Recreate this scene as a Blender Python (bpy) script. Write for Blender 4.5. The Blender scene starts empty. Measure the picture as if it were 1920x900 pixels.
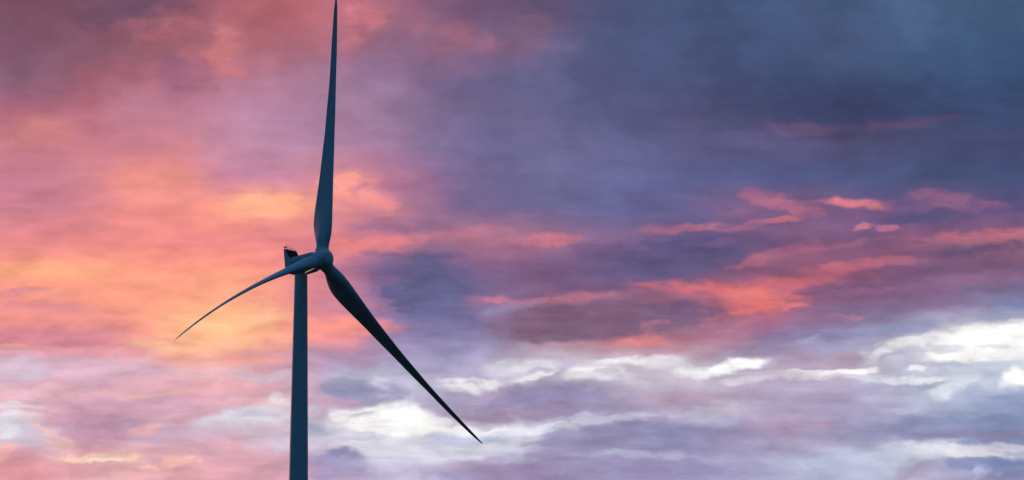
import bpy, bmesh, math, random
from mathutils import Vector, Matrix
from mathutils import noise as mnoise
random.seed(7)
S = bpy.context.scene
COL = S.collection

# ------------------------------------------------------------------ camera
PITCH = 0.19570773487507772
FPX = 6062.0                       # focal length in pixels of the 1920 px wide photo
cam_d = bpy.data.cameras.new("camera")
cam = bpy.data.objects.new("camera", cam_d); COL.objects.link(cam)
cam_d.sensor_width = 36.0
cam_d.lens = 36.0 * FPX / 1920.0
cam_d.clip_start = 0.5; cam_d.clip_end = 60000.0
cam.location = (0, 0, 1.6)
cam.rotation_euler = (math.pi / 2 + PITCH, 0, 0)
S.camera = cam

# ------------------------------------------------------------------ colour management
S.view_settings.view_transform = 'Standard'
S.view_settings.look = 'None'
S.view_settings.exposure = 0.0
S.view_settings.gamma = 1.0
S.view_settings.use_curve_mapping = False
S.render.resolution_x = 1024; S.render.resolution_y = 480
S.cycles.max_bounces = 5
S.cycles.use_adaptive_sampling = True; S.cycles.adaptive_threshold = 0.02; S.cycles.adaptive_min_samples = 12

# ------------------------------------------------------------------ sun (just at the horizon, ahead and to the left)
SUN_AZ = math.radians(-38)         # from +Y, negative = left
SUN_EL = math.radians(2.0)
sun_d = bpy.data.lights.new("sun", 'SUN'); sun_d.energy = 0.7; sun_d.angle = math.radians(2.0)
sun_d.color = (1.0, 0.46, 0.36)
sun = bpy.data.objects.new("sun", sun_d); COL.objects.link(sun)
to_sun = Vector((math.sin(SUN_AZ) * math.cos(SUN_EL), math.cos(SUN_AZ) * math.cos(SUN_EL), math.sin(SUN_EL)))
sun.rotation_euler = to_sun.to_track_quat('Z', 'Y').to_euler()

# ------------------------------------------------------------------ world: sunset cloud sky laid out by azimuth and elevation
def s2l(c):
    c /= 255.0
    return c / 12.92 if c <= 0.04045 else ((c + 0.055) / 1.055) ** 2.4
def hexc(h):
    return (s2l(int(h[0:2], 16)), s2l(int(h[2:4], 16)), s2l(int(h[4:6], 16)), 1.0)

W = bpy.data.worlds.new("World"); S.world = W; W.use_nodes = True
NT = W.node_tree; NT.nodes.clear()
def nd(t, **kw):
    n = NT.nodes.new(t)
    for k, v in kw.items(): setattr(n, k, v)
    return n
def put(sock, v):
    if isinstance(v, bpy.types.NodeSocket): NT.links.new(v, sock)
    else: sock.default_value = v
def M(op, a, b=0.0, c=None, clamp=False):
    n = nd('ShaderNodeMath', operation=op, use_clamp=clamp)
    put(n.inputs[0], a); put(n.inputs[1], b)
    if c is not None: put(n.inputs[2], c)
    return n.outputs[0]
def VM(op, a, b):
    n = nd('ShaderNodeVectorMath', operation=op); put(n.inputs[0], a); put(n.inputs[1], b)
    return n.outputs[0]
def mixc(f, a, b, blend='MIX'):
    n = nd('ShaderNodeMix', data_type='RGBA', blend_type=blend)
    put(n.inputs[0], f); put(n.inputs[6], a); put(n.inputs[7], b)
    return n.outputs[2]
def mr(v, a, b, c=0.0, d=1.0, interp='LINEAR'):
    n = nd('ShaderNodeMapRange', interpolation_type=interp)
    put(n.inputs[0], v); put(n.inputs[1], a); put(n.inputs[2], b); put(n.inputs[3], c); put(n.inputs[4], d)
    return n.outputs[0]
def comb(x, y, z=0.0):
    n = nd('ShaderNodeCombineXYZ'); put(n.inputs[0], x); put(n.inputs[1], y); put(n.inputs[2], z)
    return n.outputs[0]
def sep(v):
    n = nd('ShaderNodeSeparateXYZ'); put(n.inputs[0], v); return n.outputs
def noise(v, scale, detail, rough=0.5, dist=0.0):
    n = nd('ShaderNodeTexNoise'); n.noise_dimensions = '2D'
    put(n.inputs['Vector'], v); n.inputs['Scale'].default_value = scale
    n.inputs['Detail'].default_value = detail; n.inputs['Roughness'].default_value = rough
    n.inputs['Distortion'].default_value = dist
    return n.outputs

tc = nd('ShaderNodeTexCoord')
dx, dy, dz = sep(tc.outputs['Generated'])
az = M('ARCTAN2', dx, dy)
el = M('ARCSINE', dz)
# U, V: sky coordinates, one unit = 100 photo pixels of angle
KU = FPX / 100.0 * math.cos(PITCH); KV = FPX / 100.0
U = M('MULTIPLY_ADD', az, KU, 9.6)
el2 = M('MULTIPLY_ADD', M('MULTIPLY', az, az), 0.5 * math.sin(PITCH) * math.cos(PITCH), el)
V = M('MULTIPLY_ADD', M('SUBTRACT', el2, PITCH), -KV, 4.5)
UV = comb(U, V)

# warps (drawn out sideways like stratus sheets)
n1 = noise(VM('MULTIPLY', UV, (0.55, 1.3, 1)), 1.0, 5, 0.55)
n2 = noise(VM('MULTIPLY', UV, (1.8, 3.2, 1)), 1.0, 4, 0.48)
w1 = VM('MULTIPLY', VM('SUBTRACT', n1[1], (0.5, 0.5, 0.5)), (0.9, 0.42, 0))
w2 = VM('MULTIPLY', VM('SUBTRACT', n2[1], (0.5, 0.5, 0.5)), (0.50, 0.20, 0))
P = VM('ADD', VM('ADD', UV, w1), w2)             # for the base colours
w1s = VM('MULTIPLY', w1, (0.45, 0.45, 0))
Q = VM('ADD', VM('ADD', UV, w1s), w2)            # for the single clouds
pu, pv, _ = sep(P)
u01 = M('PINGPONG', M('DIVIDE', pu, 19.2), 1.0)
v01 = M('MULTIPLY', M('PINGPONG', M('DIVIDE', pv, 9.0), 1.0), 9.0)

ROWS = [
 "7a4a60 8a4a5e 6e4a66 7d4a62 b05564 b55462 bc5c6c a0607a 80567a 6a4c72 6a5078 464c76 40507a 3d4c78 3b507c 3d527c 3a4f7a 3f5a86 3b567e 37567c",
 "84506a 825268 9a5466 a25a6c c4687a a85e70 a5607a 8f6488 8a5f80 7d5d80 73608a 545a88 44527e 42507c 3c4c78 3b4e7a 3f4f78 3a5580 35527b 31507a",
 "8f607c a0586c b05f70 a25c74 b8708a b07490 a67898 94709a 785f88 625a86 60608e 58588a 484e78 44507a 3e4a74 3a4a74 384a72 385078 34507a 324e78",
 "b0627a b8667a bc7890 b87088 ba80a0 b47fa2 a87da0 9a7698 7c6890 645a84 66608a 5a5e8c 50507a 504e78 44486e 3c4268 383f66 36426a 34446c 364a74",
 "cc7882 cc7682 c4748a da828c c488a4 b884a4 b07fa0 a47a9e 7e70a0 686492 6a6490 666590 5f6294 5a5680 5a5280 5a5078 4c4a70 484870 444a72 444872",
 "c97890 cc8090 f08c84 ec8a86 c880a0 c080a0 d88890 bc7898 8a6c98 6c6490 6c6894 6a6898 646596 5e6094 545a8a 50588a 4e5684 485480 44507a 42507a",
 "cf7f90 cc7a8c f08c88 f58e84 ff9c84 ffa088 e98f8e c87c92 886a90 6f6592 6c6894 666594 626090 6a6090 7a5e84 7a5c80 705a84 5a5484 7a5a84 5c5280",
 "e8888a e58688 f28c84 ee8888 f08a88 e88488 d07a8c b8748c a87088 b07088 a06e8c 906a90 7c6690 5e5580 5f5278 7e5878 78567c 6e5278 74587c 9a6478",
 "ffa080 ffa485 ff9c82 ff9a85 ff9a80 f99088 d08098 7c6090 646088 80628a 74587f 785c84 6c5c88 5c5880 745678 9a5c74 a85e74 80587a 80607f 74587c",
 "f49488 fc9c88 ff9e84 ffa484 ffae88 f29488 e08898 8878a0 6c6896 807098 84607e 80607e 8a6484 9a6484 e87070 906080 7a6084 806890 90749a 8088b0",
 "e88a90 d88490 f0908c ffa884 ffbc8a ff9c84 f08c8c 9a84b0 8078a8 8a80b0 946880 9a6c88 bc7080 b07890 907098 846898 9088b0 a0a0c0 c8c0cc e4e0ea",
 "d8b0c8 e0a8b8 e0a8bc f0a898 f0a098 dca0b0 a890b8 b0a8c8 9c94c0 b8b0d0 d0c4d4 ccc0d4 d8d0dc c8bccc b8a8c4 b8a0bc c0b0c4 b4b0c8 b0b8d4 d8dce8",
 "e8b0bc d8a0b8 d49cb4 e0a0ac dca0b4 e0b0bc a08cb4 d0c8dc c8c0d8 a088b0 9880ac 9484b0 a894b8 b498b8 b8a4c4 a898c0 a898c4 b0b0d0 a8b4d4 8898c4",
 "d8c0d0 c890a8 d898ac cca8c0 d4b4c8 d8b8cc ccc8dc f0ecf4 d0d0e4 d8d4e8 a8a0c8 8c84b0 8480b0 8880b4 9884b4 a88cb4 9890bc 8888b8 7080b4 7480b4",
 "dc8c94 e8a0a8 ecb0b0 e4a0a8 e09aa8 dc9aaa a890c0 c8c0dc c0b4d4 a488b4 9078ac 9c94c4 8c80b4 8c80b8 a09cc8 acb0d4 a8b0d4 bcc0dc 9890c0 7c80b4",
]
sky = None
for i, row in enumerate(ROWS):
    r = nd('ShaderNodeValToRGB'); cr = r.color_ramp; cr.interpolation = 'B_SPLINE'
    cs = row.split()
    cr.elements[0].position = 0.5 / len(cs); cr.elements[0].color = hexc(cs[0])
    cr.elements[1].position = (len(cs) - 0.5) / len(cs); cr.elements[1].color = hexc(cs[-1])
    for k in range(1, len(cs) - 1):
        e = cr.elements.new((k + 0.5) / len(cs)); e.color = hexc(cs[k])
    put(r.inputs[0], u01 if sky is None else M('MULTIPLY_ADD', sky, 1e-9, u01))   # keeps the node order sequential
    yc = 0.3 + 0.6 * i
    if sky is None: sky = r.outputs[0]
    else: sky = mixc(mr(M('MULTIPLY_ADD', sky, 1e-9, v01), yc - 0.6, yc), sky, r.outputs[0])

# single clouds: centre x, y, half sizes, tilt (deg, positive = rises to the right), colour, strength, softness
CL = [
 # upper left, soft rosy patches
 (60,20,130,50,0,'74485e',.5,1), (200,25,110,34,0,'6c4a66',.6,1), (120,120,160,50,0,'80526a',.4,1), (425,100,30,55,0,'d67074',.8,1), (310,50,70,26,4,'b35a68',.7,1), (480,20,60,26,0,'ac5562',.7,1), (80,30,60,22,-10,'8f4c60',.5,1),
 (168,200,40,60,0,'b05c6a',.45,1), (330,135,30,45,0,'94587a',.6,1), (680,30,40,34,0,'d4687a',.75,1), (655,80,18,30,0,'c86878',.6,1),
 (780,45,26,28,0,'a25c7a',.6,1), (850,66,44,28,10,'9e5c76',.7,1), (915,82,28,18,0,'9c6080',.7,1), (985,68,34,42,-40,'86607f',.6,1),
 (85,240,45,26,0,'d8807c',.7,1), (720,165,30,16,0,'a080aa',.5,1), (230,190,60,30,0,'b8708a',.3,1),
 (300,345,80,34,0,'f59484',.6,.9), (500,388,82,28,2,'ffa888',.9,.6), (448,392,44,16,8,'ffa084',.6,.6),
 (648,350,50,28,0,'ff9c90',.85,.7), (705,372,42,26,-8,'f49090',.85,.7), (1180,120,110,60,20,'444c78',.4,1),
 (470,380,34,13,6,'ffb088',.8,.1), (535,374,44,12,2,'ffa886',.8,.1), (505,392,60,14,0,'ffae88',.7,.2), (655,340,22,14,0,'ff9e90',.7,.1), (640,362,30,14,0,'ff9a88',.6,.3), (700,362,26,12,0,'f89690',.7,.1),
 # right, dark shelf with rosy underside
 (1640,185,280,40,2,'35406a',.6,1), (1500,243,75,13,3,'70507a',.6,1), (1700,234,90,10,6,'684c70',.55,1), (1420,262,120,16,0,'5f5f92',.4,1), (1600,195,60,8,4,'3b3c60',.4,1),
 (1250,90,90,60,0,'41507c',.4,1), (1710,45,40,45,0,'42608c',.5,1), (1850,70,90,60,0,'2f4f78',.4,1),
 # middle right streaks
 (1560,480,240,80,8,'84597c',.55,1), (1480,420,130,40,0,'80608a',.5,1),
 (1430,372,42,15,-8,'a46488',.8,.5), (1475,388,60,9,-14,'b86c8a',.8,.4), (1545,382,70,8,0,'b46a88',.8,.4), (1600,382,62,10,-3,'e07a84',.75,.6),
 (1460,412,46,7,8,'c87084',.8,.4), (1400,425,60,8,10,'9c6488',.6,.5), (1285,428,90,11,4,'b87088',.75,.6), (1780,375,66,17,-6,'98648c',.75,.6), (1860,382,40,8,-8,'8c5c84',.7,.5),
 (1730,408,90,12,4,'50507f',.7,.6), (1615,425,22,8,6,'c87888',.75,.4), (1665,425,22,8,0,'ba7090',.8,.4), (1720,428,28,10,0,'8c5c84',.6,.5),
 (1855,440,140,12,2,'c46e80',.8,.6), (1780,455,110,9,4,'9c647c',.7,.5), (1840,468,130,10,4,'5f4c70',.7,.6), (1290,475,160,30,4,'59527e',.9,.6), (1160,480,130,24,2,'6a5884',.6,.8), (1240,505,140,20,4,'60587f',.6,.7),
 (1470,478,80,16,12,'a0627e',.7,.6), (1410,492,40,8,12,'bc6a80',.5,.5), (1590,500,90,9,6,'cc6c7a',.7,.7), (1500,530,70,9,14,'c86c7c',.65,.6), (1540,515,80,9,8,'b8647a',.7,.5),
 (1640,540,170,14,4,'725478',.6,.7), (1760,510,140,16,4,'6c5276',.5,.8), (1810,525,140,14,6,'a4749a',.4,.8),
 (1325,543,110,15,-2,'e27278',.75,.7), (1420,562,64,20,-6,'e87872',.85,.6), (1390,585,46,7,10,'f07c6c',.85,.4), (1490,577,30,7,8,'e07478',.85,.4), (1460,535,60,12,4,'d06a74',.6,.5),
 (1590,592,40,5,6,'b0789a',.7,.5), (1290,560,110,10,2,'c87080',.4,.6),
 (1150,598,220,36,3,'7c5c78',.95,.5), (1050,622,110,20,0,'7e5e7a',.8,.5), (1270,590,90,22,4,'765c80',.6,.7), (1110,555,90,8,2,'c07486',.7,.8), (1010,566,90,9,2,'b8748c',.7,.6), (925,562,50,8,2,'d07c90',.7,.6),
 (960,578,50,9,14,'9c90b8',.5,.8), (1195,638,56,9,2,'ec7c7c',.8,.9), (1120,650,100,9,0,'bc7c90',.5,.6), (1330,640,100,26,10,'b8748c',.6,.8),
 (1030,449,62,8,-1,'d47c8c',.85,.5), (870,435,72,12,4,'c07890',.8,.7), (950,440,60,10,0,'b07490',.5,.7), (790,460,110,9,2,'a8708c',.5,.8),
 (795,535,88,66,0,'605c88',1,.45), (820,560,66,36,0,'66648f',.7,.6), (740,500,60,26,0,'7a6892',.5,.8), (840,590,60,34,0,'7070a0',.5,.8), (960,510,60,40,0,'7c5a7c',.4,.8),
 (690,455,90,16,2,'f08488',.7,.7), (650,470,40,22,0,'f88c80',.5,.8), (760,425,100,14,0,'84688c',.6,.8),
 (1700,470,120,8,4,'8c5a78',.6,.3), (1580,460,90,6,6,'a06480',.6,.3), (1690,492,70,6,4,'a4667e',.6,.3), (1350,455,60,6,4,'7c5c84',.6,.3), (1390,400,40,6,6,'8e6288',.6,.3), (1600,548,80,7,6,'94648a',.5,.3), (1480,556,40,6,-10,'cc6c74',.6,.2),
 # left glow
 (80,505,110,16,0,'ffac80',.6,.6), (240,480,330,6,0,'f89084',.35,.6), (160,515,90,14,0,'ffb084',.35,.7), (45,548,55,9,0,'d48494',.8,.4), (110,560,70,12,-10,'f8a08c',.5,.5), (60,575,90,14,-6,'e4909c',.6,.6),
 (430,530,110,30,0,'ffb084',.3,.8), (410,610,110,44,4,'ffbf8a',.75,.8), (310,655,90,14,-16,'ffbc8c',.7,.6), (110,632,150,20,0,'d88494',.8,.5), (20,648,24,5,0,'f8a488',.6,.4), (470,640,60,14,0,'ffac84',.5,.7),
 (630,612,90,22,0,'ff9280',.8,.5), (700,610,36,16,0,'e88484',.7,.6), (620,640,60,18,0,'f08c8c',.5,.6),
 (610,665,80,16,6,'a890bc',.6,.6),
 (440,675,120,11,-1,'f49e92',.8,.5), (520,668,60,10,4,'d8949e',.5,.6), (500,705,70,10,0,'d4c8d8',.6,.6),
 (170,690,230,22,-3,'dcb4c8',.75,.45), (40,695,60,22,0,'d8c4d8',.6,.5), (90,730,110,14,0,'eab4bc',.6,.6), (300,715,90,22,-8,'e2aec0',.5,.7),
 # lower left
 (190,800,78,32,-4,'b78aa6',.85,.45), (130,785,80,10,-14,'c890ac',.6,.5), (265,760,70,16,0,'d09cb6',.6,.7), (290,742,60,5,4,'f0b4ac',.7,.4), (210,735,60,8,0,'eab0b4',.4,.5), (330,762,40,10,0,'c898b4',.6,.5),
 (30,762,40,6,0,'f0dce0',.8,.3), (25,795,40,24,0,'e0e0ea',.85,.35), (70,815,50,26,-26,'ccbccf',.8,.4), (85,808,50,8,-30,'f8bcb0',.6,.4), (5,850,14,18,0,'f4a8a4',.8,.3), (110,838,40,10,-24,'f4b8b0',.6,.4),
 (180,858,80,8,-2,'fcd0b4',.9,.4), (200,863,40,4,0,'ffe4c4',.9,.3), (220,850,60,10,8,'eeb4b4',.5,.5), (330,865,24,12,6,'f8bca4',.9,.3), (345,858,26,4,4,'f4b8a8',.8,.3), (280,874,20,4,-10,'f4bcac',.8,.3), (376,864,12,5,0,'f4b4a4',.7,.3),
 (270,823,50,12,4,'c8a4c4',.6,.5), (345,790,40,8,0,'c4889c',.6,.5), (285,805,40,10,10,'ecaca8',.7,.5), (140,885,60,14,0,'d88c9c',.6,.6), (40,880,60,22,0,'dc8890',.6,.6),
 (480,780,90,22,8,'d6d4e2',.85,.5), (430,785,60,16,14,'d6ccdc',.5,.6), (490,750,70,8,4,'f0b8b8',.6,.5), (520,745,20,10,0,'e4dce4',.7,.3), (440,700,90,10,0,'e0b8c8',.5,.6),
 (480,850,110,34,0,'dc98aa',.6,.7), (440,825,60,12,0,'d8a0b0',.4,.6), (620,868,60,28,6,'9488ba',.8,.35), (590,800,40,14,-8,'a4acc8',.8,.35), (560,830,80,24,0,'d0cce0',.6,.6),
 # lower middle
 (690,706,90,13,0,'b8bcd4',.6,.6), (720,722,80,12,-6,'d0d0e0',.5,.5), (640,722,56,12,4,'9490b8',.7,.5), (665,743,66,20,-4,'9492bc',.85,.35), (742,735,22,22,0,'a29ec4',.8,.3), (790,740,30,18,0,'aca4c8',.7,.4), (615,752,60,8,0,'c890ac',.7,.5),
 (750,788,135,30,-2,'fffdf8',1,.2), (780,794,90,24,0,'fffefa',1,.2), (890,805,80,11,0,'f6f4f8',.95,.3), (700,836,90,12,0,'e2e0ec',.7,.4), (690,800,60,13,4,'f8f4f2',.8,.6), (800,798,60,14,0,'fffef8',.8,.5), (640,778,34,10,-14,'f4f0f2',.8,.4), (670,776,26,5,12,'c0c0d4',.7,.4),
 (870,722,52,14,-2,'f4f0f2',.95,.35), (925,722,26,10,0,'f6f2f4',.9,.35), (985,690,60,18,0,'dcd8e4',.85,.35), (1000,710,44,8,10,'f8f4f8',.9,.35), (1010,700,26,5,4,'b8b0cc',.6,.4), (940,700,36,16,0,'d4cce0',.6,.4),
 (930,770,110,26,6,'a088b0',.85,.4), (860,755,60,22,0,'a898c0',.8,.45), (1040,738,90,20,3,'8c80ae',.8,.45), (900,795,60,14,0,'a48cb2',.6,.5), (1000,760,80,20,6,'9c7ea8',.5,.6),
 (693,816,46,8,-4,'c4c6da',.9,.3), (725,818,22,5,0,'ccc8dc',.6,.4), (850,826,56,13,0,'b4b8d4',.8,.35), (925,822,36,7,4,'a8b4d8',.85,.35), (815,838,24,10,0,'bcbcd8',.6,.4),
 (1010,805,110,10,6,'e8e8f2',.9,.45), (900,845,80,14,6,'dedeec',.8,.4), (980,830,40,22,0,'e0e0ee',.7,.4), (740,850,110,20,0,'dcdcea',.6,.6), (1110,784,130,9,6,'c4c0dc',.7,.5),
 (658,862,22,16,20,'8c84b6',.85,.3), (720,870,80,16,0,'c0b8d8',.5,.6), (950,890,150,16,0,'987cac',.7,.5), (850,893,50,10,0,'9890c0',.7,.5), (960,858,50,16,0,'bcc0dc',.6,.5),
 (1000,752,110,14,4,'8a7cac',.8,.3), (930,783,70,12,2,'9c82ac',.7,.3), (1220,800,170,12,2,'7e7cae',.8,.3), (1130,826,120,9,3,'8a84b4',.7,.3),
 (650,735,58,9,2,'8a8ab2',.8,.3), (728,728,20,12,0,'9694bc',.7,.3), (630,852,34,12,14,'857eb2',.8,.3), (1080,742,70,10,0,'8e86b4',.6,.4),
 # bright band right of centre
 (1150,692,80,18,2,'e4e0e8',.7,.5), (1140,682,36,8,4,'f6f2f4',.8,.4), (1225,678,66,13,0,'f6f2f4',.9,.4), (1185,692,26,9,-10,'b4aac6',.7,.5), (1070,690,24,12,0,'a8a0c4',.6,.6), (1105,702,40,18,0,'f0eaee',.8,.35), (1135,700,26,10,10,'c8bcd0',.8,.35), (1260,684,50,22,0,'d4ccdc',.6,.4), (1275,697,20,10,0,'f4f0f4',.8,.3), (1200,702,28,14,10,'ccc0d4',.7,.3),
 (1310,698,34,13,0,'ece8ee',.85,.35), (1375,688,66,11,6,'ffffff',1,.45), (1345,695,40,10,4,'f8f8fa',.7,.5), (1410,713,60,7,4,'e0d4e2',.7,.4), (1480,702,80,6,0,'d4c4d8',.6,.5),
 (1300,745,110,12,2,'b090b4',.6,.7), (1350,768,70,12,-2,'c4bacc',.75,.5), (1320,788,60,14,-6,'bcb8d8',.7,.5), (1210,815,180,26,3,'8482b2',.7,.6), (1190,853,110,9,0,'a8a8cc',.75,.5), (1100,830,110,18,6,'8c80b2',.6,.6), (1130,878,140,14,0,'8c7cb0',.6,.6), (1330,880,90,20,0,'9080b4',.4,.7), (1390,868,90,14,-8,'a4a0cc',.6,.6),
 (1570,696,76,7,1,'ffffff',1,.5), (1530,704,60,9,0,'e8dce8',.7,.6), (1600,706,60,6,0,'dcd4e4',.6,.5), (1525,638,24,6,14,'c8cce2',.6,.5), (1560,650,60,18,0,'a0a0c8',.7,.5), (1570,672,56,14,6,'b89cb8',.75,.4), (1625,668,26,20,0,'d0c4d4',.7,.35),
 (1700,612,220,10,6,'8c98c4',.5,.7), (1470,640,110,22,10,'9080a8',.5,.8), (1650,715,50,8,0,'cccfe2',.6,.4), (1640,725,60,10,0,'a8acd0',.6,.5),
 # bright opening at the right
 (1860,640,170,30,4,'fffffa',1,.4), (1790,664,60,16,0,'fffef8',.95,.35), (1710,640,60,9,8,'f2eef2',.85,.35), (1670,655,40,10,20,'e8e2ea',.8,.35), (1860,620,120,12,8,'fcfcfc',.8,.5), (1850,655,100,20,0,'ffffff',.9,.4),
 (1710,662,34,14,0,'bcbcd0',.85,.35), (1765,652,34,8,0,'ccccd8',.8,.35), (1725,690,50,22,0,'c8c8da',.6,.5), (1730,712,44,7,2,'f0f2f8',.9,.35), (1722,690,18,5,8,'f0f0f6',.9,.3), (1660,716,40,5,0,'e4e8f2',.7,.4),
 (1860,700,60,22,0,'bcc4d8',.8,.45), (1800,710,36,20,0,'d4dae6',.8,.35), (1775,735,36,12,20,'dce2ee',.8,.35), (1908,708,28,18,0,'ffffff',1,.3), (1850,648,34,3,4,'dcdce4',.7,.4),
 (1880,788,190,22,4,'7080b4',.85,.6), (1760,795,110,16,0,'7884b8',.6,.6), (1900,755,60,18,6,'7c90c4',.7,.6), (1650,805,120,16,3,'8884b4',.5,.7), (1830,815,100,9,0,'9080ac',.6,.6), (1500,795,80,14,0,'b08cb0',.6,.8), (1700,770,50,9,6,'b8b8d8',.6,.5),
 (1740,843,90,17,2,'d6d8e6',.9,.35), (1830,848,100,12,-2,'dcdae6',.85,.4), (1700,858,70,14,0,'c4c8e0',.7,.4), (1640,852,60,14,8,'b4bcdc',.6,.4), (1880,840,80,8,2,'d4cce0',.7,.5), (1590,848,50,12,0,'b0b8d8',.6,.4),
 (1870,872,80,15,0,'6a7ab4',.9,.3), (1820,868,36,10,6,'7480b8',.8,.3), (1835,884,24,12,8,'a8b0d8',.85,.25), (1875,888,14,6,0,'9ca4d0',.7,.3), (1720,884,46,12,20,'ac98c0',.8,.35), (1525,870,26,12,0,'b8c0dc',.8,.3), (1560,878,60,16,0,'a4acd0',.5,.5),
]
# broken, puffy edges for the single clouds
n3 = noise(VM('MULTIPLY', Q, (2.4, 4.4, 1)), 1.0, 5, 0.54)[0]
n4 = noise(VM('ADD', VM('MULTIPLY', UV, (0.9, 7.5, 1)), VM('MULTIPLY', w1, (1.0, 1.6, 0))), 1.0, 4, 0.55)[0]
mott = M('MULTIPLY', mr(n3, 0.28, 0.72, 0.50, 1.60), mr(n4, 0.30, 0.70, 0.75, 1.30))
def px_dir(x, y):
    """photo pixel -> sky coordinates (azimuth / elevation)"""
    a = (x - 960) / FPX; b = (450 - y) / FPX
    c, s = math.cos(PITCH), math.sin(PITCH)
    X, Y, Z = a, c - b * s, s + b * c
    l = math.sqrt(X * X + Y * Y + Z * Z)
    A = math.atan2(X, Y); E = math.asin(Z / l)
    E2 = E + A * A * 0.5 * s * c
    return 9.6 + A * KU, 4.5 - (E2 - PITCH) * KV
for (x, y, rx, ry, tilt, colr, op, soft) in CL:
    cu, cv = px_dir(x, y)
    r_, g_, b_ = (int(colr[k:k + 2], 16) for k in (0, 2, 4))
    soft = min(1.15, soft + ((0.12 if op > 0.94 else 0.26) if g_ > 175 else (0.30 if r_ > 170 else 0.15)))
    mp = nd('ShaderNodeMapping', vector_type='TEXTURE')
    vm = nd('ShaderNodeVectorMath', operation='MULTIPLY_ADD')     # keeps the node order sequential (shader stack)
    put(vm.inputs[0], sky); vm.inputs[1].default_value = (1e-9, 1e-9, 0); put(vm.inputs[2], Q)
    put(mp.inputs[0], vm.outputs[0])
    k = 1.12 + 0.42 * soft
    mp.inputs['Location'].default_value = (cu, cv, 0)
    mp.inputs['Rotation'].default_value = (0, 0, math.radians(-tilt))
    mp.inputs['Scale'].default_value = (rx / 100 * k, ry / 100 * k, 1)
    g = nd('ShaderNodeTexGradient', gradient_type='SPHERICAL'); put(g.inputs[0], mp.outputs[0])
    gm = M('MULTIPLY', g.outputs[1], mott)
    f = mr(gm, 0.0, 0.46 + 0.45 * soft, 0.0, op, 'SMOOTHSTEP')
    sky = mixc(f, sky, hexc(colr))

# fine cloud texture: brightness only
f1 = noise(VM('ADD', VM('MULTIPLY', UV, (1.1, 3.4, 1)), VM('MULTIPLY', w1, (1.0, 1.5, 0))), 1.0, 5, 0.50)[0]
f2 = noise(VM('MULTIPLY', VM('ADD', UV, w2), (0.6, 8.0, 1)), 1.0, 3, 0.5)[0]
f3 = noise(VM('ADD', VM('MULTIPLY', UV, (0.85, 0.75, 1)), VM('MULTIPLY', w2, (1.2, 1.2, 0))), 1.0, 6, 0.55)[0]
low = mr(V, 1.5, 6.5, 0.28, 1.0)
top = mr(V, 1.0, 5.0, 0.55, 0.12)
fac = M('ADD', 1.0, M('MULTIPLY', low, M('ADD', M('MULTIPLY', M('SUBTRACT', f1, 0.5), 0.66), M('MULTIPLY', M('SUBTRACT', f2, 0.5), 0.16))))
fac = M('ADD', fac, M('MULTIPLY', top, M('SUBTRACT', f3, 0.5)))
# thin grey-lilac veils drawn across the lower clouds
veil = M('MULTIPLY', mr(n4, 0.52, 0.72, 0.0, 0.20, 'SMOOTHSTEP'), mr(V, 5.2, 7.2, 0.0, 1.0))
sky = mixc(veil, sky, hexc('aca8c4'))
sky = VM('MULTIPLY', sky, comb(fac, fac, fac))

hs = nd('ShaderNodeHueSaturation'); put(hs.inputs['Saturation'], M('SUBTRACT', mr(V, 0.5, 4.5, 0.88, 0.98), M('MULTIPLY', mr(V, 5.8, 7.6), mr(U, 3.0, 12.0, 0.08, 0.20)))); put(hs.inputs['Color'], sky)
sky = hs.outputs[0]

# the rest of the dome: deep blue dusk overhead and behind, from a Sky Texture with cloud cover over it
st = nd('ShaderNodeTexSky', sky_type='NISHITA')
st.sun_disc = False; st.sun_elevation = SUN_EL; st.sun_rotation = SUN_AZ
st.dust_density = 1.5; st.ozone_density = 4.0
nish = VM('MULTIPLY', st.outputs[0], (0.03, 0.03, 0.03))
cn = noise(VM('MULTIPLY', tc.outputs['Generated'], (1.6, 1.6, 4.0)), 1.0, 5, 0.55); 
dusk = mixc(mr(dz, 0.0, 0.75), (0.0025, 0.016, 0.040, 1), (0.046, 0.168, 0.350, 1))
dusk = VM('MULTIPLY', dusk, comb(*[mr(cn[0], 0.3, 0.7, 0.7, 1.3)] * 3))
back = mixc(0.9, nish, dusk)
absaz = M('ABSOLUTE', az)
front = M('MULTIPLY', mr(absaz, math.radians(22), math.radians(62), 1.0, 0.0, 'SMOOTHSTEP'),
          mr(el, math.radians(17), math.radians(38), 1.0, 0.0, 'SMOOTHSTEP'))
final = mixc(front, back, sky)
bg = nd('ShaderNodeBackground'); put(bg.inputs[0], final); bg.inputs[1].default_value = 1.0
wo = nd('ShaderNodeOutputWorld'); NT.links.new(bg.outputs[0], wo.inputs[0])
W.cycles.sampling_method = 'MANUAL'; W.cycles.sample_map_resolution = 512

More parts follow.
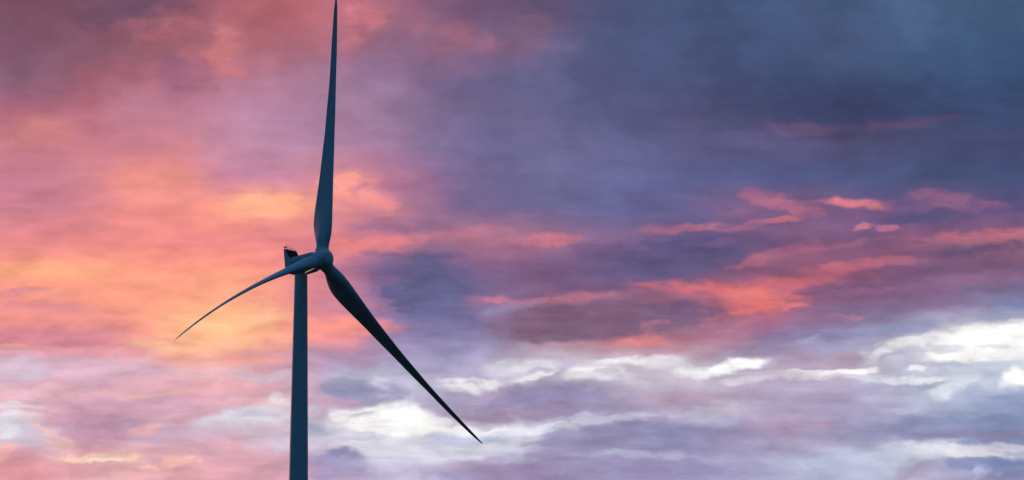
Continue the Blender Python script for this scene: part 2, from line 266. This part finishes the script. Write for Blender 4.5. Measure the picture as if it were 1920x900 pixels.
# ------------------------------------------------------------------ materials
def mat(name, col, rough=0.5, metal=0.0, var=0.0, scale=1.0, stretch=(1, 1, 1), bump=0.0, coat=0.0, col2=None):
    m = bpy.data.materials.new(name); m.use_nodes = True
    t = m.node_tree; b = t.nodes['Principled BSDF']
    b.inputs['Base Color'].default_value = (*col, 1)
    b.inputs['Roughness'].default_value = rough; b.inputs['Metallic'].default_value = metal
    b.inputs['Coat Weight'].default_value = coat; b.inputs['Coat Roughness'].default_value = 0.15
    if var or bump:
        tc = t.nodes.new('ShaderNodeTexCoord'); mp = t.nodes.new('ShaderNodeMapping')
        mp.inputs['Scale'].default_value = stretch
        n = t.nodes.new('ShaderNodeTexNoise'); n.inputs['Scale'].default_value = scale; n.inputs['Detail'].default_value = 6
        t.links.new(tc.outputs['Object'], mp.inputs[0]); t.links.new(mp.outputs[0], n.inputs['Vector'])
        r = t.nodes.new('ShaderNodeMapRange')
        r.inputs[1].default_value = 0.32; r.inputs[2].default_value = 0.68
        t.links.new(n.outputs[0], r.inputs[0])
        mx = t.nodes.new('ShaderNodeMix'); mx.data_type = 'RGBA'
        c2 = col2 if col2 else tuple(c * (1 - var) for c in col)
        mx.inputs[6].default_value = (*c2, 1); mx.inputs[7].default_value = (*col, 1)
        t.links.new(r.outputs[0], mx.inputs[0]); t.links.new(mx.outputs[2], b.inputs['Base Color'])
        if bump:
            bp = t.nodes.new('ShaderNodeBump'); bp.inputs['Strength'].default_value = bump; bp.inputs['Distance'].default_value = 0.05
            t.links.new(n.outputs[0], bp.inputs['Height']); t.links.new(bp.outputs[0], b.inputs['Normal'])
    return m
m_tower = mat('tower_paint', (0.52, 0.58, 0.63), 0.42, var=0.09, scale=1.0, stretch=(1.6, 1.6, 0.10))
m_blade = mat('blade_gelcoat', (0.43, 0.49, 0.54), 0.40, var=0.12, scale=0.7, stretch=(1, 1, 1))
m_nac = mat('nacelle_paint', (0.62, 0.68, 0.71), 0.36, var=0.28, scale=1.3, stretch=(1, 1, 1))
m_seam = mat('seal_strip', (0.05, 0.055, 0.06), 0.6, var=0.2, scale=3)
m_dark = mat('radiator_black', (0.010, 0.010, 0.012), 0.55, var=0.3, scale=6)
m_rod = mat('antenna_metal', (0.05, 0.05, 0.06), 0.4, metal=0.6, var=0.2, scale=5)
m_strip = mat('added_warm_glow', (0.6, 0.5, 0.35), 0.4, var=0.1, scale=4)
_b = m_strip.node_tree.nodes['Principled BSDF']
_b.inputs['Emission Color'].default_value = (1.0, 0.55, 0.22, 1); _b.inputs['Emission Strength'].default_value = 0.9  # glow put into the material for the warm line; no lamp there
m_conc = mat('concrete', (0.32, 0.31, 0.29), 0.85, var=0.25, scale=1.5, bump=0.3)
m_glass = mat('lamp_red_glass', (0.25, 0.02, 0.02), 0.2, var=0.1, scale=4)
m_grass = mat('moor_grass', (0.050, 0.060, 0.022), 0.9, var=0.5, scale=0.05, bump=0.4, col2=(0.028, 0.026, 0.016))
m_gravel = mat('gravel', (0.16, 0.15, 0.14), 0.95, var=0.4, scale=3.0, bump=0.4)

# ------------------------------------------------------------------ mesh helpers
def link(name, bm, m, parent=None, smooth=None):
    me = bpy.data.meshes.new(name)
    bmesh.ops.recalc_face_normals(bm, faces=bm.faces[:])
    if smooth is not None:
        ang = math.radians(smooth)
        for f in bm.faces: f.smooth = True
        for e in bm.edges:
            e.smooth = not (len(e.link_faces) == 2 and e.calc_face_angle(0) > ang)
    bm.to_mesh(me); bm.free()
    me.materials.append(m)
    o = bpy.data.objects.new(name, me); COL.objects.link(o)
    if parent: o.parent = parent
    return o
def loft(rings, close=True, cap0=True, cap1=True, bm=None):
    bm = bm or bmesh.new()
    vr = [[bm.verts.new(p) for p in r] for r in rings]
    n = len(rings[0])
    for a, b in zip(vr, vr[1:]):
        for i in range(n if close else n - 1):
            j = (i + 1) % n
            bm.faces.new((a[i], a[j], b[j], b[i]))
    if cap0: bm.faces.new(vr[0][::-1])
    if cap1: bm.faces.new(vr[-1])
    return bm
def tube(p0, p1, r0, r1=None, seg=10, bm=None):
    p0 = Vector(p0); p1 = Vector(p1); r1 = r0 if r1 is None else r1
    d = (p1 - p0).normalized(); a = d.orthogonal().normalized(); b = d.cross(a)
    rg = lambda p, r: [p + r * (math.cos(t) * a + math.sin(t) * b) for t in [2 * math.pi * k / seg for k in range(seg)]]
    return loft([rg(p0, r0), rg(p1, r1)], bm=bm)

# ------------------------------------------------------------------ ground
bm = bmesh.new()
NR, NA = 60, 96
rings = []
for i in range(NR + 1):
    r = 2.0 * (12000 / 2.0) ** (i / NR)
    ring = []
    for k in range(NA):
        t = 2 * math.pi * k / NA
        x, y = r * math.cos(t), r * math.sin(t)
        h = 0.0
        if r > 1000:
            h = min(1, (r - 1000) / 2500) * 40 * (mnoise.noise(Vector((x / 1900, y / 1900, 0.3))) - 0.1)
        ring.append(Vector((x, y + 350, h)))
    rings.append(ring)
ground = link('ground', loft(rings, cap0=True, cap1=False), m_grass, smooth=180)
ground['kind'] = 'structure'

# ------------------------------------------------------------------ wind turbine
PSI, TILT, PH, L = 0.9282113429622745, 0.10907192084350112, 0.18741237106448655, 62.368588290275426
HX, HZ, CONE, DL = -42.006368682774195, 135.97736280670028, 0.03689878906430581, 6.067049925138604
DLS = [0] * 6   # filled below
DLS = [-0.5707892005489061, -0.43991313471039484, 1.0108071806283387, 2.036480212838793, -0.2601993614798319, 3.8391868531263578]
n = Vector((math.sin(PSI) * math.cos(TILT), -math.cos(PSI) * math.cos(TILT), math.sin(TILT)))   # rotor axis, upwind
rr = Vector((math.cos(PSI), math.sin(PSI), 0))
vv = rr.cross(-n).normalized()
if vv.z < 0: vv = -vv
HUB = Vector((HX, 700.0, HZ))
OVER = 5.9
tower_xy = HUB - n * (OVER / math.cos(TILT) * math.cos(TILT))
BASE = Vector((tower_xy.x, tower_xy.y, 0))
turbine = bpy.data.objects.new('wind_turbine', None); COL.objects.link(turbine)
turbine.location = BASE
turbine['label'] = 'tall three-bladed wind turbine, dark against the sunset clouds'
turbine['category'] = 'wind turbine'
H = HUB - BASE            # local hub centre

# tower -----------------------------------------------------------
ZT = H.z - 0.62 - 2.05
def trad(z): return 1.42 + (ZT - z) * 0.0155 if z > 60 else 1.42 + (ZT - 60) * 0.0155 + (60 - z) * 0.009
rings = []
for z in [0.3, 15, 30, 45, 60, 75, 90, 105, 120, ZT]:
    r = trad(z); rings.append([Vector((r * math.cos(t), r * math.sin(t), z)) for t in [2 * math.pi * k / 96 for k in range(96)]])
tower = link('tower', loft(rings), m_tower, turbine, smooth=40)
for z in (24.0, 48.0, 74.0, 101.3, 119.0):
    rg = []
    for dz_, dr in ((-0.16, 0.0), (-0.13, 0.035), (0.13, 0.035), (0.16, 0.0)):
        r = trad(z + dz_) + dr; rg.append([Vector((r * math.cos(t), r * math.sin(t), z + dz_)) for t in [2 * math.pi * k / 96 for k in range(96)]])
    link('flange_ring', loft(rg, cap0=False, cap1=False), m_tower, tower, smooth=40)
# yaw bearing collar at the tower top
rg = []
for z, r in ((ZT - 0.05, 1.43), (ZT, 1.50), (ZT + 0.5, 1.50), (ZT + 0.75, 1.45)):
    rg.append([Vector((r * math.cos(t), r * math.sin(t), z)) for t in [2 * math.pi * k / 72 for k in range(72)]])
link('yaw_collar', loft(rg[1:]), m_nac, tower, smooth=40)
# door at the foot, facing the camera side
dm = bmesh.new(); rb = trad(2.4)
da = -math.pi / 2
outline = [(-0.45, 1.5), (0.45, 1.5)] + [(0.45 * math.cos(t), 3.3 + 0.45 * math.sin(t)) for t in [math.pi * k / 10 for k in range(11)]]
ringf = [Vector((x, -(rb + 0.09), z)) for x, z in outline]; ringb = [Vector((x, -(rb - 0.25), z)) for x, z in outline]
link('door', loft([ringb, ringf]), m_nac, tower)
# steps to the door
sm = bmesh.new()
for k in range(6):
    z0 = 0.22 * (k + 1); y0 = -(rb + 0.1) - 0.3 * (6 - k)
    q = bmesh.ops.create_cube(sm, size=1.0)['verts']
    bmesh.ops.scale(sm, vec=(1.0, 0.3, 0.05), verts=q); bmesh.ops.translate(sm, vec=(0, y0, z0), verts=q)
for sx in (-0.5, 0.5):
    tube((sx, -(rb + 2.1), 0.1), (sx, -(rb + 0.1), 1.42), 0.04, bm=sm)
    tube((sx, -(rb + 2.0), 1.1), (sx, -(rb + 0.1), 2.45), 0.025, bm=sm)
    tube((sx, -(rb + 2.0), 0.15), (sx, -(rb + 2.0), 1.1), 0.025, bm=sm)
link('door_steps', sm, m_rod, tower)
rg = []
for z, r in ((-0.5, 8.0), (0.02, 8.0), (0.32, 4.2), (0.40, 4.1)):
    rg.append([Vector((r * math.cos(t), r * math.sin(t), z)) for t in [2 * math.pi * k / 64 for k in range(64)]])
link('foundation', loft(rg), m_conc, turbine, smooth=30)

# nacelle frame: local axes  a = backwards (-n), w = sideways (rr), v = up ----
def nf(a, w, v): return H - n * a + rr * w + vv * v
def rrect(a, hw, top, bot, rad, seg=6):
    """rounded rectangle section of the nacelle at station a; rad may be (top, bottom)"""
    rt, rbm = rad if isinstance(rad, tuple) else (rad, rad)
    pts = []
    for cx, cz, a0, r_ in ((hw - rt, top - rt, 0, rt), (-(hw - rt), top - rt, 90, rt), (-(hw - rbm), -(bot - rbm), 180, rbm), (hw - rbm, -(bot - rbm), 270, rbm)):
        for k in range(seg + 1):
            t = math.radians(a0 + 90 * k / seg)
            pts.append(nf(a, cx + r_ * math.cos(t), cz + r_ * math.sin(t)))
    return pts
sec = [(1.62, 1.80, 1.90, 1.80, 1.2), (1.75, 1.90, 2.0, 1.88, 1.1), (2.9, 1.90, 1.92, 1.90, (0.62, 0.40)), (5.0, 1.90, 1.86, 1.92, (0.42, 0.30)),
       (7.6, 1.90, 1.82, 1.88, (0.42, 0.30)), (8.6, 1.88, 1.82, 1.55, (0.42, 0.5)), (8.85, 1.84, 1.78, 1.38, (0.42, 0.5)), (8.95, 1.72, 1.66, 1.24, (0.38, 0.4))]
nacelle = link('nacelle', loft([rrect(*s) for s in sec]), m_nac, turbine, smooth=28)
# panel seams along the flanks and over the roof
def strip(pts, width, thick, wdir, odir):
    rg = []
    for p in pts:
        rg.append([p + wdir * width / 2 - odir * thick, p + wdir * width / 2 + odir * thick * .4, p - wdir * width / 2 + odir * thick * .4, p - wdir * width / 2 - odir * thick])
    return loft(rg)
for sgn in (-1, 1):
    link('panel_seam', strip([nf(2.95 + k * .47, sgn * (1.868 + 0.032 * min(1, k / 4)), 0.55) for k in range(12)], 0.05, 0.02, vv, rr * sgn), m_seam, nacelle)
for a in (4.4, 6.9):
    pts = rrect(a, 1.905, 1.812, 1.905, (0.42, 0.55))
    c = nf(a, 0, 0)
    rgs = []
    for p in pts:
        d = (p - c).normalized()
        rgs.append([p - n * .025 - d * .05, p - n * .025 + d * .006, p + n * .025 + d * .006, p + n * .025 - d * .05])
    rgs.append(rgs[0])
    link('panel_seam', loft(rgs, cap0=False, cap1=False), m_seam, nacelle)
# added glowing strip, not a lamp, for a thin warm line under the nacelle, running from the tower top to the rotor
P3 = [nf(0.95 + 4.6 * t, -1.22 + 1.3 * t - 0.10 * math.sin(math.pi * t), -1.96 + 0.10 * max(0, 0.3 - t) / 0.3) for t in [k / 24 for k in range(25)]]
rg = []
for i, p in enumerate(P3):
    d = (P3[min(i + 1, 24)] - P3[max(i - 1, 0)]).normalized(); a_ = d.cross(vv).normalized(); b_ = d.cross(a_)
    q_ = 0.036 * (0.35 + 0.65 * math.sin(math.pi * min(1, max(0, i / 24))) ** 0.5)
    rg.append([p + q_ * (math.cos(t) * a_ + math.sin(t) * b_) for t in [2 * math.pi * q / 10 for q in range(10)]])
link('added_glow_strip', loft(rg), m_strip, nacelle, smooth=60)

# cooler on the rear roof: two side fins, a dark radiator panel and its frame ----
def prism(poly, w0, w1):
    return loft([[nf(a, w0, v) for a, v in poly], [nf(a, w1, v) for a, v in poly]])
fin = [(8.93, -0.4), (8.93, 4.10), (8.60, 4.20), (8.45, 3.9), (7.75, 2.15), (7.35, 1.70), (7.35, -0.4)]
for sgn in (-1, 1):
    link('cooler_fin', prism(fin, sgn * 1.905, sgn * 1.985), m_nac, nacelle)
rad = bmesh.new()
prismp = [(8.75, 1.7), (8.75, 4.08), (8.45, 4.08), (8.0, 2.2), (7.7, 1.7)]
link('radiator', prism([(8.80, 1.7), (8.80, 4.05), (8.48, 4.05), (8.12, 2.6), (7.75, 1.7)], -1.88, 1.88), m_dark, nacelle)
bars = bmesh.new()
for w in (-1.25, -0.6, 0.0, 0.6, 1.25):
    tube(nf(8.42, w, 4.02), nf(8.05, w, 2.6), 0.035, seg=6, bm=bars)
    tube(nf(8.05, w, 2.6), nf(7.68, w, 1.75), 0.035, seg=6, bm=bars)
for a, v in ((8.42, 4.02), (8.24, 3.3), (8.05, 2.6)):
    tube(nf(a, -1.88, v), nf(a, 1.88, v), 0.04, seg=6, bm=bars)
link('radiator_grille', bars, m_rod, nacelle)
for w, h, r in ((-1.25, 1.45, 0.05), (-1.02, 1.0, 0.035), (-0.45, 1.25, 0.06), (-0.30, 0.8, 0.035), (0.30, 1.30, 0.06), (0.62, 0.65, 0.04), (1.05, 0.95, 0.04)):
    b = tube(nf(8.62, w, 4.0), nf(8.62, w, 4.0 + h), r, r * 0.6, seg=8)
    link('antenna', b, m_rod, nacelle, smooth=40)
# wind gauge: post, cross arm, cups
b = tube(nf(8.7, -1.72, 4.0), nf(8.7, -1.72, 4.45), 0.045, seg=8)
tube(nf(8.7, -2.05, 4.45), nf(8.7, -1.35, 4.45), 0.05, seg=8, bm=b)
for w in (-2.02, -1.72, -1.40):
    bmesh.ops.create_icosphere(b, subdivisions=2, radius=0.15, matrix=Matrix.Translation(nf(8.7, w, 4.56)))
link('wind_gauge', b, m_rod, nacelle, smooth=60)
b = tube(nf(8.6, 1.5, 4.0), nf(8.6, 1.5, 4.3), 0.12, 0.12, seg=12)
bmesh.ops.create_icosphere(b, subdivisions=2, radius=0.12, matrix=Matrix.Translation(nf(8.6, 1.5, 4.3)))
link('warning_lamp', b, m_glass, nacelle, smooth=50)

# hub / spinner ---------------------------------------------------
prof = [(1.60, 0.5), (1.60, 1.75), (1.50, 1.92), (1.1, 2.06), (0.4, 2.14), (-0.5, 2.14), (-1.2, 2.06), (-1.75, 1.90), (-2.15, 1.62), (-2.42, 1.25), (-2.58, 0.80), (-2.65, 0.35), (-2.66, 0.05)]
rg = []
for a, r in prof:
    rg.append([H - n * a + r * (math.cos(t) * rr + math.sin(t) * vv) for t in [2 * math.pi * k / 72 for k in range(72)]])
hub = link('rotor_hub', loft(rg), m_nac, turbine, smooth=50)

# blades ----------------------------------------------------------
#      r     chord thick/chord  axis position (fraction of chord from the leading edge)
ST = [(1.2, 2.75, 1.00, .50), (2.4, 2.75, 1.00, .50), (3.4, 2.85, .94, .49), (4.8, 3.5, .74, .44), (6.4, 4.35, .55, .40), (8.2, 4.85, .43, .37), (9.8, 4.95, .37, .355),
      (13.0, 4.65, .31, .35), (16.5, 4.1, .28, .35), (20.0, 3.6, .26, .35), (23.4, 3.25, .245, .35), (26.7, 2.92, .23, .35), (30.0, 2.65, .22, .35),
      (36.0, 2.25, .205, .35), (42.6, 1.78, .195, .35), (49.5, 1.33, .19, .35), (56.3, 0.97, .185, .35), (59.8, 0.72, .18, .36), (61.6, 0.46, .18, .40), (62.2, 0.22, .2, .45), (62.368, 0.05, .3, .5)]
ST = [(a, c * (1.13 if 4 < a < 27 else (1.07 if 27 < a < 40 else (1.18 if 45 < a < 61 else 1.0))), t / (1.10 if 4 < a < 27 else 1.0), x) for a, c, t, x in ST]
def lerp_st(r):
    for p, q in zip(ST, ST[1:]):
        if p[0] <= r <= q[0]:
            f = (r - p[0]) / (q[0] - p[0])
            return [p[i] + (q[i] - p[i]) * f for i in range(1, 4)]
    return list(ST[-1][1:])
def sm_st(r):
    acc = [0, 0, 0]; w = 0.9 if r > 4 and r < 58 else 0.15
    for d in (-w, 0, w):
        q = lerp_st(max(1.2, min(62.368, r + d)))
        acc = [x + y / 3 for x, y in zip(acc, q)]
    return acc
PITCH_TIP, TWIST = math.radians(PITCHDEG) if 'PITCHDEG' in globals() else math.radians(84), math.radians(14)
NSEC = 40
def section(c, tk, ax, blend):
    """closed airfoil loop: (chordwise towards leading edge, thickness direction)"""
    pts = []
    for k in range(NSEC):
        t = 2 * math.pi * k / NSEC
        xc = 0.5 * (1 + math.cos(t))                 # 1 = trailing edge, 0 = leading edge
        yt = 5 * tk * (0.2969 * math.sqrt(max(xc, 0)) - 0.1260 * xc - 0.3516 * xc ** 2 + 0.2843 * xc ** 3 - 0.1015 * xc ** 4)
        cam_ = 0.10 * xc * (1 - xc)
        ya = (yt if t < math.pi else -yt) + cam_
        yc = 0.5 * tk * math.sin(t)                  # ellipse
        y_ = ya * (1 - blend) + yc * blend
        pts.append((c * (ax - xc), c * y_))
    return pts
RS = [1.2 + 0.4 * i for i in range(12)] + [6.0 + 1.0 * i for i in range(54)] + [59.5, 60.2, 60.9, 61.4, 61.8, 62.05, 62.22, 62.32, 62.368]
def blade_geom(b):
    ang = PH + b * 2 * math.pi / 3
    rad_ = math.cos(ang) * vv + math.sin(ang) * rr
    tan_ = -math.sin(ang) * vv + math.cos(ang) * rr
    rs = RS
    def axis(r):
        s = r / L
        return H + r * rad_ + r * CONE * n - (DL + DLS[b]) * s * s * tan_ + DLS[3 + b] * s * s * n + (0.85 * s * tan_ if b == 0 else Vector())
    rg = []
    for r in rs:
        c, tk, ax = sm_st(r)
        s = r / L
        beta = PITCH_TIP + TWIST * (1 - s) ** 1.6
        blend = max(0.0, min(1.0, (tk - 0.36) / 0.5)) ; blend = blend * blend * (3 - 2 * blend)
        le = math.cos(beta) * tan_ + math.sin(beta) * n          # towards leading edge
        spn = (axis(min(r + .3, L)) - axis(r - .3)).normalized()
        le = (le - spn * le.dot(spn)).normalized()
        th = spn.cross(le).normalized()
        o = axis(r)
        rg.append([o + le * x + th * y for x, y in section(c, tk, ax, blend)])
    return rg, rad_, axis
for b in range(3):
    rg, rad_, axis = blade_geom(b)
    bl = link('blade', loft(rg), m_blade, turbine, smooth=50)
    bl['label'] = ['blade pointing straight up', 'blade pointing down to the right, black underside', 'blade seen edge-on bending down to the left'][b]
    # lightning receptor studs near the tip and mid span
    for rq in (59.0, 52.0, 40.0):
        i0 = min(range(len(RS)), key=lambda k: abs(RS[k] - rq))
        pr_ = rg[i0]
        for side in (NSEC // 5, NSEC - NSEC // 5):
            p_ = pr_[side]; c_ = sum(pr_, Vector()) / NSEC
            d_ = (pr_[side + 1] - pr_[side - 1]).normalized().cross(rad_).normalized()
            if d_.dot(p_ - c_) < 0: d_ = -d_
            link('lightning_receptor', tube(p_ - d_ * .03, p_ + d_ * .02, 0.055, seg=10), m_rod, bl, smooth=40)
    # root collar where the blade leaves the hub
    a_ = rad_.orthogonal().normalized(); b_ = rad_.cross(a_)
    rgc = []
    for r, q in ((1.3, 1.40), (1.3, 1.54), (2.28, 1.52), (2.42, 1.47), (2.42, 1.38)):
        rgc.append([H + rad_ * r + n * CONE * r + q * (math.cos(t) * a_ + math.sin(t) * b_) for t in [2 * math.pi * k / 64 for k in range(64)]])
    link('root_collar', loft(rgc, cap0=False, cap1=False), m_nac, bl, smooth=40)
